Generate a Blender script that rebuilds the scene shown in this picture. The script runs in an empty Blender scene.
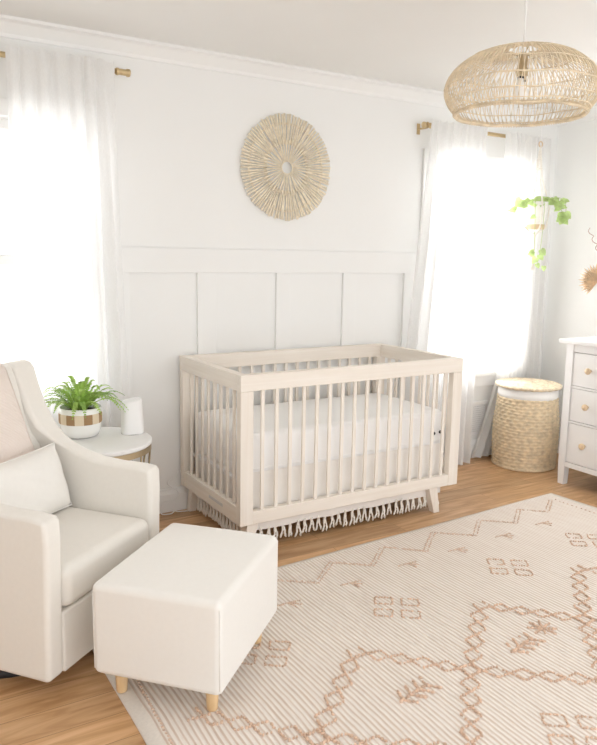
import bpy, bmesh, math, random
from mathutils import Vector, Matrix
random.seed(7)
PI = math.pi
C = bpy.context.scene.collection
V = Vector

# ------------------------------------------------------------------ materials
def _new(name):
    m = bpy.data.materials.new(name); m.use_nodes = True
    nt = m.node_tree; return m, nt, nt.nodes, nt.links, nt.nodes['Principled BSDF']

def mat(name, col, rough=.6, metal=0., var=0., vscale=8., bump=0., bscale=200., bdist=.002, stretch=None, sheen=0., spec=None, trans=0.):
    """painted / plain surface: noise-modulated colour and a fine noise bump"""
    m, nt, N, L, p = _new(name)
    p.inputs['Roughness'].default_value = rough
    p.inputs['Metallic'].default_value = metal
    if spec is not None: p.inputs['Specular IOR Level'].default_value = spec
    if sheen: p.inputs['Sheen Weight'].default_value = sheen
    tc = N.new('ShaderNodeTexCoord'); mp = N.new('ShaderNodeMapping'); L.new(tc.outputs['Object'], mp.inputs[0])
    if stretch: mp.inputs['Scale'].default_value = stretch
    no = N.new('ShaderNodeTexNoise'); no.inputs['Scale'].default_value = vscale; no.inputs['Detail'].default_value = 4
    L.new(mp.outputs[0], no.inputs['Vector'])
    r = N.new('ShaderNodeValToRGB')
    a = [max(0, c*(1-var)) for c in col]; b = [min(1, c*(1+var*.6)) for c in col]
    r.color_ramp.elements[0].position = .3; r.color_ramp.elements[1].position = .7
    r.color_ramp.elements[0].color = (*a, 1); r.color_ramp.elements[1].color = (*b, 1)
    L.new(no.outputs['Fac'], r.inputs[0]); L.new(r.outputs[0], p.inputs['Base Color'])
    if bump:
        n2 = N.new('ShaderNodeTexNoise'); n2.inputs['Scale'].default_value = bscale; L.new(mp.outputs[0], n2.inputs['Vector'])
        bp = N.new('ShaderNodeBump'); bp.inputs['Strength'].default_value = bump; bp.inputs['Distance'].default_value = bdist
        L.new(n2.outputs['Fac'], bp.inputs['Height']); L.new(bp.outputs[0], p.inputs['Normal'])
    if trans:
        tr = N.new('ShaderNodeBsdfTranslucent'); L.new(r.outputs[0], tr.inputs['Color'])
        mx = N.new('ShaderNodeMixShader'); mx.inputs[0].default_value = trans
        out = N['Material Output']
        L.new(p.outputs[0], mx.inputs[1]); L.new(tr.outputs[0], mx.inputs[2]); L.new(mx.outputs[0], out.inputs[0])
    return m

def sheer_mat(name, col, transp, translu):
    m, nt, N, L, p = _new(name)
    tc = N.new('ShaderNodeTexCoord'); mp = N.new('ShaderNodeMapping'); L.new(tc.outputs['Object'], mp.inputs[0])
    mp.inputs['Scale'].default_value = (90, 90, 30)
    no = N.new('ShaderNodeTexNoise'); no.inputs['Scale'].default_value = 3; L.new(mp.outputs[0], no.inputs[0])
    mr = N.new('ShaderNodeMapRange'); mr.inputs['To Min'].default_value = transp-.06; mr.inputs['To Max'].default_value = transp+.06
    L.new(no.outputs['Fac'], mr.inputs['Value'])
    d = N.new('ShaderNodeBsdfDiffuse'); d.inputs[0].default_value = (*col, 1)
    t = N.new('ShaderNodeBsdfTranslucent'); t.inputs[0].default_value = (*col, 1)
    tp = N.new('ShaderNodeBsdfTransparent'); tp.inputs[0].default_value = (1, 1, 1, 1)
    a = N.new('ShaderNodeMixShader'); a.inputs[0].default_value = translu
    b = N.new('ShaderNodeMixShader')
    L.new(d.outputs[0], a.inputs[1]); L.new(t.outputs[0], a.inputs[2])
    L.new(mr.outputs[0], b.inputs[0]); L.new(a.outputs[0], b.inputs[1]); L.new(tp.outputs[0], b.inputs[2])
    L.new(b.outputs[0], N['Material Output'].inputs[0])
    return m

def glass_mat():
    m, nt, N, L, p = _new('window glass')
    g = N.new('ShaderNodeBsdfGlossy'); g.inputs['Roughness'].default_value = .02
    t = N.new('ShaderNodeBsdfTransparent'); f = N.new('ShaderNodeFresnel'); f.inputs[0].default_value = 1.3
    x = N.new('ShaderNodeMixShader'); L.new(f.outputs[0], x.inputs[0]); L.new(t.outputs[0], x.inputs[1]); L.new(g.outputs[0], x.inputs[2])
    L.new(x.outputs[0], N['Material Output'].inputs[0]); return m

def floor_mat():
    m, nt, N, L, p = _new('honey wood planks')
    tc = N.new('ShaderNodeTexCoord')
    br = N.new('ShaderNodeTexBrick'); br.offset = .37; br.offset_frequency = 2
    br.inputs['Scale'].default_value = 1; br.inputs['Brick Width'].default_value = 1.25; br.inputs['Row Height'].default_value = .125
    br.inputs['Mortar Size'].default_value = .0012; br.inputs['Mortar Smooth'].default_value = .2
    br.inputs['Color1'].default_value = (0, 0, 0, 1); br.inputs['Color2'].default_value = (1, 1, 1, 1); br.inputs['Mortar'].default_value = (.5, .5, .5, 1)
    L.new(tc.outputs['Object'], br.inputs[0])
    mp = N.new('ShaderNodeMapping'); mp.inputs['Scale'].default_value = (1.3, 11, 1); L.new(tc.outputs['Object'], mp.inputs[0])
    ad = N.new('ShaderNodeVectorMath'); ad.operation = 'ADD'; L.new(mp.outputs[0], ad.inputs[0])
    ml = N.new('ShaderNodeVectorMath'); ml.operation = 'SCALE'; ml.inputs['Scale'].default_value = 7.; L.new(br.outputs['Color'], ml.inputs[0]); L.new(ml.outputs[0], ad.inputs[1])
    no = N.new('ShaderNodeTexNoise'); no.inputs['Scale'].default_value = 2.2; no.inputs['Detail'].default_value = 6; no.inputs['Distortion'].default_value = 1.2
    L.new(ad.outputs[0], no.inputs[0])
    r = N.new('ShaderNodeValToRGB'); cr = r.color_ramp
    cr.elements[0].position = .28; cr.elements[0].color = (.42, .225, .098, 1)
    cr.elements[1].position = .72; cr.elements[1].color = (.70, .455, .255, 1)
    e = cr.elements.new(.5); e.color = (.57, .34, .17, 1)
    L.new(no.outputs['Fac'], r.inputs[0])
    hs = N.new('ShaderNodeHueSaturation'); L.new(r.outputs[0], hs.inputs['Color'])
    mr = N.new('ShaderNodeMapRange'); mr.inputs['To Min'].default_value = .84; mr.inputs['To Max'].default_value = 1.14; L.new(br.outputs['Color'], mr.inputs['Value']); L.new(mr.outputs[0], hs.inputs['Value'])
    mx = N.new('ShaderNodeMixRGB'); mx.blend_type = 'MULTIPLY'; L.new(hs.outputs[0], mx.inputs[1]); mx.inputs[2].default_value = (.55, .5, .45, 1); L.new(br.outputs['Fac'], mx.inputs[0])
    L.new(mx.outputs[0], p.inputs['Base Color'])
    p.inputs['Roughness'].default_value = .36
    bp = N.new('ShaderNodeBump'); bp.inputs['Strength'].default_value = .12; bp.inputs['Distance'].default_value = .002; L.new(no.outputs['Fac'], bp.inputs['Height']); L.new(bp.outputs[0], p.inputs['Normal'])
    return m

def wood_mat(name, c1, c2, axis='x', rough=.55, sc=1.):
    m, nt, N, L, p = _new(name)
    tc = N.new('ShaderNodeTexCoord'); mp = N.new('ShaderNodeMapping')
    mp.inputs['Scale'].default_value = {'x': (2, 40, 40), 'y': (40, 2, 40), 'z': (40, 40, 2)}[axis]
    L.new(tc.outputs['Object'], mp.inputs[0])
    no = N.new('ShaderNodeTexNoise'); no.inputs['Scale'].default_value = sc; no.inputs['Detail'].default_value = 5; no.inputs['Distortion'].default_value = .6
    L.new(mp.outputs[0], no.inputs[0])
    r = N.new('ShaderNodeValToRGB'); r.color_ramp.elements[0].position = .3; r.color_ramp.elements[1].position = .7
    r.color_ramp.elements[0].color = (*c1, 1); r.color_ramp.elements[1].color = (*c2, 1)
    L.new(no.outputs['Fac'], r.inputs[0]); L.new(r.outputs[0], p.inputs['Base Color'])
    p.inputs['Roughness'].default_value = rough
    bp = N.new('ShaderNodeBump'); bp.inputs['Strength'].default_value = .1; bp.inputs['Distance'].default_value = .001; L.new(no.outputs['Fac'], bp.inputs['Height']); L.new(bp.outputs[0], p.inputs['Normal'])
    return m

def rug_mat():
    """flat-woven ribs running the rug's length: thin tan grooves between cream cords, flecked"""
    m, nt, N, L, p = _new('ribbed cream weave')
    tc = N.new('ShaderNodeTexCoord')
    sx = N.new('ShaderNodeSeparateXYZ'); L.new(tc.outputs['UV'], sx.inputs[0])
    def math_(op, a, b=None):
        n = N.new('ShaderNodeMath'); n.operation = op
        for i, q in enumerate((a, b)):
            if q is None: continue
            if isinstance(q, (int, float)): n.inputs[i].default_value = q
            else: L.new(q, n.inputs[i])
        return n.outputs[0]
    # gentle waver of the cords
    nw = N.new('ShaderNodeTexNoise'); nw.inputs['Scale'].default_value = 3; L.new(tc.outputs['UV'], nw.inputs[0])
    u = math_('ADD', sx.outputs[0], math_('MULTIPLY', nw.outputs['Fac'], .02))
    s = math_('SINE', math_('MULTIPLY', u, 2*PI/.0185))
    s = math_('ADD', math_('MULTIPLY', s, .5), .5)
    mp = N.new('ShaderNodeMapping'); mp.inputs['Scale'].default_value = (60, 5, 1); L.new(tc.outputs['UV'], mp.inputs[0])
    fl = N.new('ShaderNodeTexNoise'); fl.inputs['Scale'].default_value = 1.; fl.inputs['Detail'].default_value = 3; L.new(mp.outputs[0], fl.inputs[0])
    r = N.new('ShaderNodeValToRGB'); r.color_ramp.elements[0].position = .0; r.color_ramp.elements[1].position = .55
    r.color_ramp.elements[0].color = (.64, .525, .44, 1); r.color_ramp.elements[1].color = (.85, .79, .73, 1)
    L.new(math_('ADD', s, math_('MULTIPLY', math_('SUBTRACT', fl.outputs['Fac'], .5), .9)), r.inputs[0])
    # plain pale selvedge
    L.new(r.outputs[0], p.inputs['Base Color'])
    p.inputs['Roughness'].default_value = .95; p.inputs['Specular IOR Level'].default_value = .1
    bp = N.new('ShaderNodeBump'); bp.inputs['Strength'].default_value = .5; bp.inputs['Distance'].default_value = .004
    L.new(s, bp.inputs['Height']); L.new(bp.outputs[0], p.inputs['Normal'])
    return m

def knit_mat():
    m, nt, N, L, p = _new('blush knit')
    tc = N.new('ShaderNodeTexCoord'); w = N.new('ShaderNodeTexWave'); w.bands_direction = 'Y'; w.inputs['Scale'].default_value = 34; w.inputs['Distortion'].default_value = 1.5; w.inputs['Detail Scale'].default_value = 6
    L.new(tc.outputs['UV'], w.inputs[0])
    r = N.new('ShaderNodeValToRGB'); r.color_ramp.elements[0].color = (.88, .76, .685, 1); r.color_ramp.elements[1].color = (.92, .84, .78, 1)
    L.new(w.outputs['Fac'], r.inputs[0]); L.new(r.outputs[0], p.inputs['Base Color']); p.inputs['Roughness'].default_value = .95
    bp = N.new('ShaderNodeBump'); bp.inputs['Strength'].default_value = .5; bp.inputs['Distance'].default_value = .004; L.new(w.outputs['Fac'], bp.inputs['Height']); L.new(bp.outputs[0], p.inputs['Normal'])
    return m

def band_mat():
    m, nt, N, L, p = _new('woven check band')
    tc = N.new('ShaderNodeTexCoord'); ck = N.new('ShaderNodeTexChecker'); ck.inputs['Scale'].default_value = 1
    mp = N.new('ShaderNodeMapping'); mp.inputs['Scale'].default_value = (15, 1, 1); L.new(tc.outputs['UV'], mp.inputs[0]); L.new(mp.outputs[0], ck.inputs[0])
    ck.inputs[1].default_value = (.36, .22, .11, 1); ck.inputs[2].default_value = (.72, .60, .44, 1)
    L.new(ck.outputs[0], p.inputs['Base Color']); p.inputs['Roughness'].default_value = .8
    return m

M = dict(
    wall=mat('warm white wall paint', (.86, .862, .85), .75, var=.012, vscale=2, bump=.05, bscale=300),
    ceil=mat('flat white ceiling paint', (.86, .862, .85), .9, var=.01, vscale=2, bump=.06, bscale=250),
    trim=mat('white trim paint', (.872, .872, .86), .45, var=.01, vscale=4),
    floor=floor_mat(), glass=glass_mat(),
    sheer=sheer_mat('white sheer linen', (.93, .93, .925), .11, .44),
    header=sheer_mat('doubled sheer linen', (.93, .93, .925), .11, .48),
    brass=mat('satin brass', (.62, .48, .28), .4, .85, var=.05),
    palebrass=mat('brushed pale brass', (.55, .45, .30), .35, .9, var=.05),
    crib=wood_mat('washed natural wood', (.82, .75, .665), (.88, .825, .755), 'x'),
    cribz=wood_mat('washed natural wood upright', (.81, .74, .655), (.88, .825, .755), 'z'),
    criby=wood_mat('washed natural wood side', (.81, .74, .655), (.88, .825, .755), 'y'),
    sheet=mat('white cotton sheet', (.91, .905, .90), .9, var=.01, bump=.15, bscale=40, bdist=.004),
    skirt=mat('off white cotton skirt', (.84, .81, .77), .95, var=.03, vscale=12, bump=.2, bscale=60, bdist=.004),
    cordw=mat('cream cotton cord', (.87, .835, .77), .95, var=.08, vscale=120),
    linen=mat('ivory linen upholstery', (.82, .79, .735), .95, var=.012, vscale=60, bump=.25, bscale=700, bdist=.001, sheen=.15),
    linen2=mat('ivory linen ottoman cover', (.84, .82, .78), .95, var=.010, vscale=60, bump=.25, bscale=700, bdist=.001, sheen=.15),
    pillow=mat('pale linen pillow cover', (.86, .84, .80), .95, var=.012, vscale=50, bump=.25, bscale=500, bdist=.001),
    knit=knit_mat(),
    maple=wood_mat('light maple', (.70, .47, .24), (.80, .58, .33), 'z', .45),
    dark=mat('dark metal', (.05, .05, .055), .5, .4),
    black=mat('black steel', (.015, .015, .017), .4, .5),
    white=mat('white lacquer', (.87, .865, .86), .4, var=.008),
    groove=mat('shadowed groove', (.42, .41, .40), .7),
    knobw=mat('pale beech', (.72, .55, .36), .5, var=.1, vscale=60),
    ceramic=mat('white glazed ceramic', (.88, .87, .85), .25, var=.01),
    plastic=mat('matte white plastic', (.86, .855, .85), .5, var=.01),
    soil=mat('dark potting soil', (.06, .04, .025), .95, var=.5, vscale=80, bump=.8, bscale=120, bdist=.01),
    fern=mat('fresh fern green', (.42, .62, .14), .5, var=.35, vscale=25, trans=.35),
    fern2=mat('deep fern green', (.30, .50, .11), .5, var=.35, vscale=25, trans=.3),
    ivy=mat('pale pothos green', (.58, .74, .32), .45, var=.35, vscale=18, trans=.4),
    ivystem=mat('light green stem', (.45, .55, .22), .6),
    band=band_mat(),
    rattan=mat('natural rattan cane', (.84, .72, .53), .6, var=.18, vscale=30),
    stick=mat('peeled willow stick', (.90, .81, .65), .7, var=.16, vscale=40),
    hya=mat('woven water hyacinth', (.80, .66, .46), .75, var=.22, vscale=30, bump=.4, bscale=150, bdist=.004),
    hyal=mat('pale water hyacinth lid', (.80, .67, .49), .75, var=.3, vscale=40, bump=.4, bscale=150, bdist=.004),
    lining=mat('white cotton lining', (.88, .875, .86), .95, var=.02, bump=.2, bscale=60, bdist=.004),
    rug=rug_mat(),
    selv=mat('plain cream selvedge', (.79, .735, .67), .95, var=.05, vscale=90, bump=.3, bscale=400, bdist=.002),
    tuft=mat('terracotta blush tuft', (.73, .53, .40), .95, var=.3, vscale=60),
    tuft2=mat('faded blush tuft', (.75, .57, .45), .95, var=.25, vscale=60),
    blush=mat('blush ceramic', (.80, .60, .52), .5, var=.04),
    palm=mat('dried palm', (.78, .60, .41), .85, var=.3, vscale=30),
    twig=mat('pinkish brown twig', (.48, .32, .27), .8, var=.2, vscale=60),
    bulb=mat('frosted white bulb', (.92, .91, .88), .35),
    sticker=mat('silver grey sticker', (.62, .61, .60), .5, var=.08, vscale=90),
    cable=mat('white cable sheath', (.88, .88, .87), .5),
)

# ------------------------------------------------------------------ helpers
def link(name, me, m, parent=None, smooth=False, bevel=0., seg=3, angle=.6):
    me.materials.clear()
    for x in (m if isinstance(m, (list, tuple)) else [m]): me.materials.append(x)
    if smooth:
        for p in me.polygons: p.use_smooth = True
    o = bpy.data.objects.new(name, me); C.objects.link(o)
    if parent: o.parent = parent
    if bevel:
        b = o.modifiers.new('soft edge', 'BEVEL'); b.width = bevel; b.segments = seg; b.limit_method = 'ANGLE'; b.angle_limit = angle
        b.harden_normals = True
    return o

def obj(name, bm, m, parent=None, smooth=False, bevel=0., seg=3, angle=.6, recalc=True):
    if recalc: bmesh.ops.recalc_face_normals(bm, faces=bm.faces[:])
    me = bpy.data.meshes.new(name); bm.to_mesh(me); bm.free()
    return link(name, me, m, parent, smooth, bevel, seg, angle)

def tag(o, label, cat, group=None, kind=None):
    if label: o['label'] = label
    if cat: o['category'] = cat
    if group: o['group'] = group
    if kind: o['kind'] = kind
    return o

def thing(name, label, cat, loc=(0, 0, 0), rotz=0., group=None):
    o = bpy.data.objects.new(name, None); C.objects.link(o); o.empty_display_size = .1
    o.location = loc; o.rotation_euler = (0, 0, rotz)
    return tag(o, label, cat, group)

def struct(o, label=None, cat=None):
    o['kind'] = 'structure'
    if label: o['label'] = label
    if cat: o['category'] = cat
    return o

def box(bm, x0, x1, y0, y1, z0, z1, mi=0):
    v = [bm.verts.new((x, y, z)) for z in (z0, z1) for y in (y0, y1) for x in (x0, x1)]
    for f in ((0, 2, 3, 1), (4, 5, 7, 6), (0, 1, 5, 4), (2, 6, 7, 3), (0, 4, 6, 2), (1, 3, 7, 5)):
        bm.faces.new([v[i] for i in f]).material_index = mi
def BX(*a):
    bm = bmesh.new(); box(bm, *a); return bm

def taper(bm, pts_bottom, pts_top):
    a = [bm.verts.new(p) for p in pts_bottom]; b = [bm.verts.new(p) for p in pts_top]
    n = len(a)
    for i in range(n): bm.faces.new((a[i], a[(i+1) % n], b[(i+1) % n], b[i]))
    bm.faces.new(a[::-1]); bm.faces.new(b)

def tube(bm, pts, r, n=8, closed=False, cap=True):
    """round tube along points; r a number or one per point"""
    pts = [V(p) for p in pts]; k = len(pts); rs = r if isinstance(r, (list, tuple)) else [r]*k
    rings = []; ref = None
    for i, p in enumerate(pts):
        if closed: t = pts[(i+1) % k]-pts[i-1]
        else: t = pts[min(i+1, k-1)]-pts[max(i-1, 0)]
        if t.length < 1e-9: t = V((0, 0, 1))
        t.normalize()
        if ref is None:
            ref = t.orthogonal().normalized()
        else:
            ref = (ref-t*ref.dot(t))
            if ref.length < 1e-6: ref = t.orthogonal()
            ref.normalize()
        b = t.cross(ref)
        rings.append([bm.verts.new(p+(ref*math.cos(2*PI*j/n)+b*math.sin(2*PI*j/n))*rs[i]) for j in range(n)])
    for i in range(k if closed else k-1):
        A, B = rings[i], rings[(i+1) % k]
        for j in range(n): bm.faces.new((A[j], A[(j+1) % n], B[(j+1) % n], B[j]))
    if cap and not closed:
        bm.faces.new(rings[0][::-1]); bm.faces.new(rings[-1])

def circle(cx, cy, z, r, n=48):
    return [(cx+r*math.cos(2*PI*i/n), cy+r*math.sin(2*PI*i/n), z) for i in range(n)]

def lathe(bm, prof, n=40, c=(0, 0, 0), uv=False):
    """revolve (r, z) profile about the vertical through c"""
    rings = []
    for r, z in prof:
        if r < 1e-6: rings.append([bm.verts.new((c[0], c[1], c[2]+z))])
        else: rings.append([bm.verts.new((c[0]+r*math.cos(2*PI*j/n), c[1]+r*math.sin(2*PI*j/n), c[2]+z)) for j in range(n)])
    ul = bm.loops.layers.uv.verify() if uv else None
    for i in range(len(rings)-1):
        A, B = rings[i], rings[i+1]
        for j in range(n):
            q = (j+1) % n
            if len(A) == 1 and len(B) == 1: continue
            if len(A) == 1: f = bm.faces.new((A[0], B[q], B[j]))
            elif len(B) == 1: f = bm.faces.new((A[j], A[q], B[0]))
            else:
                f = bm.faces.new((A[j], A[q], B[q], B[j]))
                if uv:
                    for lp, (a, b) in zip(f.loops, ((j, i), (j+1, i), (j+1, i+1), (j, i+1))): lp[ul].uv = (a/n, b/(len(rings)-1))

def LA(prof, n=40, c=(0, 0, 0), uv=False):
    bm = bmesh.new(); lathe(bm, prof, n, c, uv); return bm

def sheet_grid(fn, nu, nv, uvs=(1, 1)):
    """grid surface fn(u, v) -> point with UVs"""
    bm = bmesh.new(); ul = bm.loops.layers.uv.verify()
    g = [[bm.verts.new(fn(i/nu, j/nv)) for i in range(nu+1)] for j in range(nv+1)]
    for j in range(nv):
        for i in range(nu):
            f = bm.faces.new((g[j][i], g[j][i+1], g[j+1][i+1], g[j+1][i]))
            for lp, (a, b) in zip(f.loops, ((i, j), (i+1, j), (i+1, j+1), (i, j+1))): lp[ul].uv = (a/nu*uvs[0], b/nv*uvs[1])
    return bm

def prism(bm, prof, f, a, b):
    """extrude a 2D outline between f(p, a) and f(p, b)"""
    A = [bm.verts.new(f(p, a)) for p in prof]; B = [bm.verts.new(f(p, b)) for p in prof]; n = len(prof)
    for i in range(n): bm.faces.new((A[i], A[(i+1) % n], B[(i+1) % n], B[i]))
    bm.faces.new(A[::-1]); bm.faces.new(B)

def smoothline(pts, k=6):
    """Catmull-Rom through points"""
    P = [V(p) for p in pts]; out = []
    for i in range(len(P)-1):
        a, b, c, d = P[max(i-1, 0)], P[i], P[i+1], P[min(i+2, len(P)-1)]
        for s in range(k):
            t = s/k
            out.append(.5*((2*b)+(c-a)*t+(2*a-5*b+4*c-d)*t*t+(-a+3*b-3*c+d)*t**3))
    out.append(P[-1]); return out

# ------------------------------------------------------------------ the room
XL, XR, YF, H = -1.95, 3.26, -4.35, 2.45
W1 = (-1.20, -.10, .64, 2.03)      # left window opening x0 x1 z0 z1
W2 = (2.08, 2.96, .64, 2.03)
struct(obj('floor', BX(XL-.1, XR+.1, YF, .12, -.08, 0), M['floor']), 'honey brown wood plank floor', 'floor')
struct(obj('ceiling', BX(XL-.1, XR+.1, YF, .12, H, H+.08), M['ceil']), 'plain white ceiling', 'ceiling')
bm = bmesh.new()
xs = [XL-.1, W1[0], W1[1], W2[0], W2[1], XR+.1]
for i in range(5):
    if i in (1, 3):
        box(bm, xs[i], xs[i+1], 0, .12, 0, W1[2]); box(bm, xs[i], xs[i+1], 0, .12, W1[3], H)
    else: box(bm, xs[i], xs[i+1], 0, .12, 0, H)
bmesh.ops.remove_doubles(bm, verts=bm.verts[:], dist=1e-5)
struct(obj('wall_back', bm, M['wall']), 'warm white wall behind the crib', 'wall')
struct(obj('wall_right', BX(XR, XR+.1, YF, 0, 0, H), M['wall']), 'white wall behind the dresser', 'wall')
struct(obj('wall_left', BX(XL-.1, XL, YF, 0, 0, H), M['wall']), 'white wall beyond the armchair', 'wall')

# crown moulding
crown = [(0, 0), (0, -.078), (-.012, -.078), (-.016, -.062), (-.05, -.022), (-.07, -.014), (-.07, 0)]
bm = bmesh.new(); prism(bm, crown, lambda p, x: (x, p[0], H+p[1]), XL, XR)
struct(obj('trim_1', bm, M['trim']), 'white crown moulding above the back wall', 'moulding')
bm = bmesh.new(); prism(bm, crown, lambda p, y: (XR+p[0], y, H+p[1]), YF, 0)
struct(obj('trim_2', bm, M['trim']), 'white crown moulding above the right wall', 'moulding')
# board and batten panelling
TH = .016
ix = [-.03, .07, .445, .558, .937, 1.032, 1.405, 1.50, 1.882, 1.985]
bm = bmesh.new(); box(bm, -.03, 1.985, -TH, 0, 1.32, 1.448); box(bm, -.03, 1.985, -TH*.6, 0, 1.448, 1.454)
struct(obj('trim_3', bm, M['wall'], bevel=.002), 'white top rail of the wall panelling', 'wall trim')
for k in range(5):
    struct(obj('trim_%d' % (4+k), BX(ix[2*k], ix[2*k+1], -TH, 0, .13, 1.32), M['wall'], bevel=.002), None, None)['label'] = [
        'white upright batten beside the left curtain', 'white upright batten above the left end of the crib', 'white upright batten left of the crib middle',
        'white upright batten right of the crib middle', 'white upright batten beside the right curtain'][k]
base = [(0, 0), (-.018, 0), (-.018, .10), (-.010, .118), (-.008, .13), (0, .13)]
bm = bmesh.new(); prism(bm, base, lambda p, x: (x, p[0], p[1]), XL, XR)
struct(obj('baseboard_back', bm, M['trim']), 'white baseboard along the back wall', 'baseboard')
bm = bmesh.new(); prism(bm, base, lambda p, y: (XR+p[0], y, p[1]), YF, -.018)
struct(obj('baseboard_right', bm, M['trim']), 'white baseboard along the right wall', 'baseboard')

def window(n, W, label):
    x0, x1, z0, z1 = W
    r = thing('window_%d' % n, None, None, ((x0+x1)/2, 0, z0)); r['kind'] = 'structure'; r['label'] = label; r['category'] = 'window'
    w = (x1-x0)/2; h = z1-z0
    bm = bmesh.new()                                     # casing on the wall face
    box(bm, -w-.075, -w, -.018, 0, -.02, h+.075); box(bm, w, w+.075, -.018, 0, -.02, h+.075); box(bm, -w, w, -.018, 0, h, h+.075)
    o = obj('casing', bm, M['trim'], r, bevel=.003)
    obj('sill', BX(-w-.10, w+.10, -.032, .03, -.045, -.018), M['trim'], r, bevel=.004)
    obj('apron', BX(-w-.075, w+.075, -.016, 0, -.12, -.045), M['trim'], r, bevel=.003)
    mid = h*.53
    for (a, b, y) in ((0, mid+.02, .045), (mid-.02, h, .085)):
        bm = bmesh.new(); t = .045
        box(bm, -w+.005, -w+t, y, y+.035, a, b); box(bm, w-t, w-.005, y, y+.035, a, b)
        box(bm, -w+t, w-t, y, y+.035, a, a+t); box(bm, -w+t, w-t, y, y+.035, b-t, b)
        s = obj('sash', bm, M['trim'], r, bevel=.002)
        obj('pane', BX(-w+t, w-t, y+.015, y+.019, a+t, b-t), M['glass'], s)
    return r
window(1, W1, 'bright white framed window behind the sheer curtain and fern')
window(2, W2, 'bright white framed window behind the pair of sheer curtains')

# register in the wall between the right curtains
v = thing('wall_vent', 'white metal air register low on wall between right curtains', 'vent', (2.60, 0, .29))
bm = bmesh.new(); box(bm, -.11, .11, -.012, 0, -.12, -.098); box(bm, -.11, .11, -.012, 0, .098, .12); box(bm, -.11, -.09, -.012, 0, -.098, .098); box(bm, .09, .11, -.012, 0, -.098, .098)
obj('frame', bm, M['white'], v, bevel=.002)
bm = bmesh.new()
for i in range(13):
    z = -.09+i*.015
    taper(bm, [(-.09, -.010, z-.005), (.09, -.010, z-.005), (.09, -.002, z+.006), (-.09, -.002, z+.006)], [(-.09, -.0115, z-.004), (.09, -.0115, z-.004), (.09, -.0035, z+.007), (-.09, -.0035, z+.007)])
obj('louvers', bm, M['white'], v)
obj('duct_opening', BX(-.09, .09, -.0015, -.0005, -.098, .098), M['groove'], v)

# ------------------------------------------------------------------ curtains and rods
def rod(x0, x1, z, label, brackets, ends):
    r = thing('curtain_rod', label, 'curtain rod', ((x0+x1)/2, -.085, z), 0, None)
    cx = (x0+x1)/2
    bm = bmesh.new(); tube(bm, [(x0-cx, 0, 0), (x1-cx, 0, 0)], .0125, 14); obj('pole', bm, M['brass'], r, True)
    for e, sgn in ends:
        bm = bmesh.new(); q = e-cx
        pr = [(.0, 0), (.0155, 0), (.0175, .004), (.0175, .010), (.0145, .014), (.0145, .048), (.018, .052), (.0185, .062), (.0165, .068), (0, .07)]
        lathe(bm, pr, 18)
        bmesh.ops.transform(bm, matrix=Matrix.Translation((q-sgn*.006, 0, 0)) @ Matrix.Rotation(sgn*PI/2, 4, 'Y'), verts=bm.verts[:])
        obj('finial', bm, M['brass'], r, True)
    for b in brackets:
        bm = bmesh.new(); q = b-cx
        tube(bm, [(q, .082, -.012), (q, .03, -.014), (q, 0, -.014)], .006, 8)
        box(bm, q-.011, q+.011, .0785, .085, -.045, .02)
        tube(bm, [(q, .014*math.cos(t)*1.2, .0165*math.sin(t)) for t in [PI*2*i/16 for i in range(16)]], .004, 6, closed=True)
        obj('bracket', bm, M['brass'], r)
    return r
rod(-1.45, .005, 2.278, 'brass curtain rod over the window by the armchair', [-1.3, -.62], [(.005, 1), (-1.45, -1)])
rod(1.985, 3.0, 2.232, 'brass curtain rod over the window behind the crib end', [1.958, 2.95], [(1.985, -1), (3.0, 1)])

def curtain(label, top, bot, ztop, zbot, folds, seed, edge=None, ybase=-.118, nu=160, nv=60, group='sheer white curtain panels'):
    rnd = random.Random(seed); ph = [rnd.uniform(0, 6.28) for _ in range(6)]
    def fn(u, v):                                        # v 0 top, 1 bottom
        a, b = top; c, d = bot
        s = v
        L_, R_ = a+(c-a)*s, b+(d-b)*s
        if edge: L_, R_ = edge(v, L_, R_)
        w = u+.010*math.sin(2*PI*u*3+ph[0])+.006*math.sin(2*PI*7*u+ph[1])
        x = L_+(R_-L_)*w
        amp = .007+.027*min(1, v*3)
        y = amp*math.sin(2*PI*folds*u+ph[2]+.5*math.sin(2*PI*2*u+ph[3])+.4*v*math.sin(ph[4]+5*u))
        y += .006*math.sin(2*PI*(folds*2.3)*u+ph[5])*min(1, v*6)*(1-v*.4)
        z = ztop+(zbot-ztop)*v
        if v < .03: z += .006*math.sin(2*PI*folds*u+1)
        return (x, (ybase+.058*v if edge else ybase)+y*(1-.35*v if edge else 1), z)
    bm = sheet_grid(fn, nu, nv)
    r = thing('curtain', label, 'curtain', (0, 0, 0), 0, None); r['group'] = group
    o = obj('panel', bm, M['sheer'], r, True, recalc=False)
    # doubled rod pocket at the head, and the bottom hem
    def hd(u, v):
        p = fn(u, v*.028); return (p[0], p[1]-.003, p[2])
    obj('header', sheet_grid(hd, nu, 4), M['header'], r, True, recalc=False)
    def hm(u, v):
        p = fn(u, .955+.045*v); return (p[0], p[1]-.003, p[2])
    obj('hem', sheet_grid(hm, nu, 4), M['header'], r, True, recalc=False)
    return r
curtain('sheer white curtain at the left window behind the fern', (-.508, -.022), (-.50, .045), 2.31, .02, 7, 3)
def e1(v, a, b):
    return a+.0*v, b
curtain('sheer white curtain nearest the crib at the right window', (1.965, 2.44), (1.75, 2.43), 2.262, .015, 8, 5)
def e2(v, a, b):                                         # left edge swept in toward the hem
    x = 2.615+.12*(min(1, v/.75))
    if v > .72: t = (v-.72)/.28; x = 2.735-(.20*t**1.3)
    return x, b
curtain('sheer white curtain hanging in the corner behind the wicker hamper', (2.605, 3.06), (2.54, 3.15), 2.255, .015, 9, 11, edge=e2, ybase=-.112)

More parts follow.
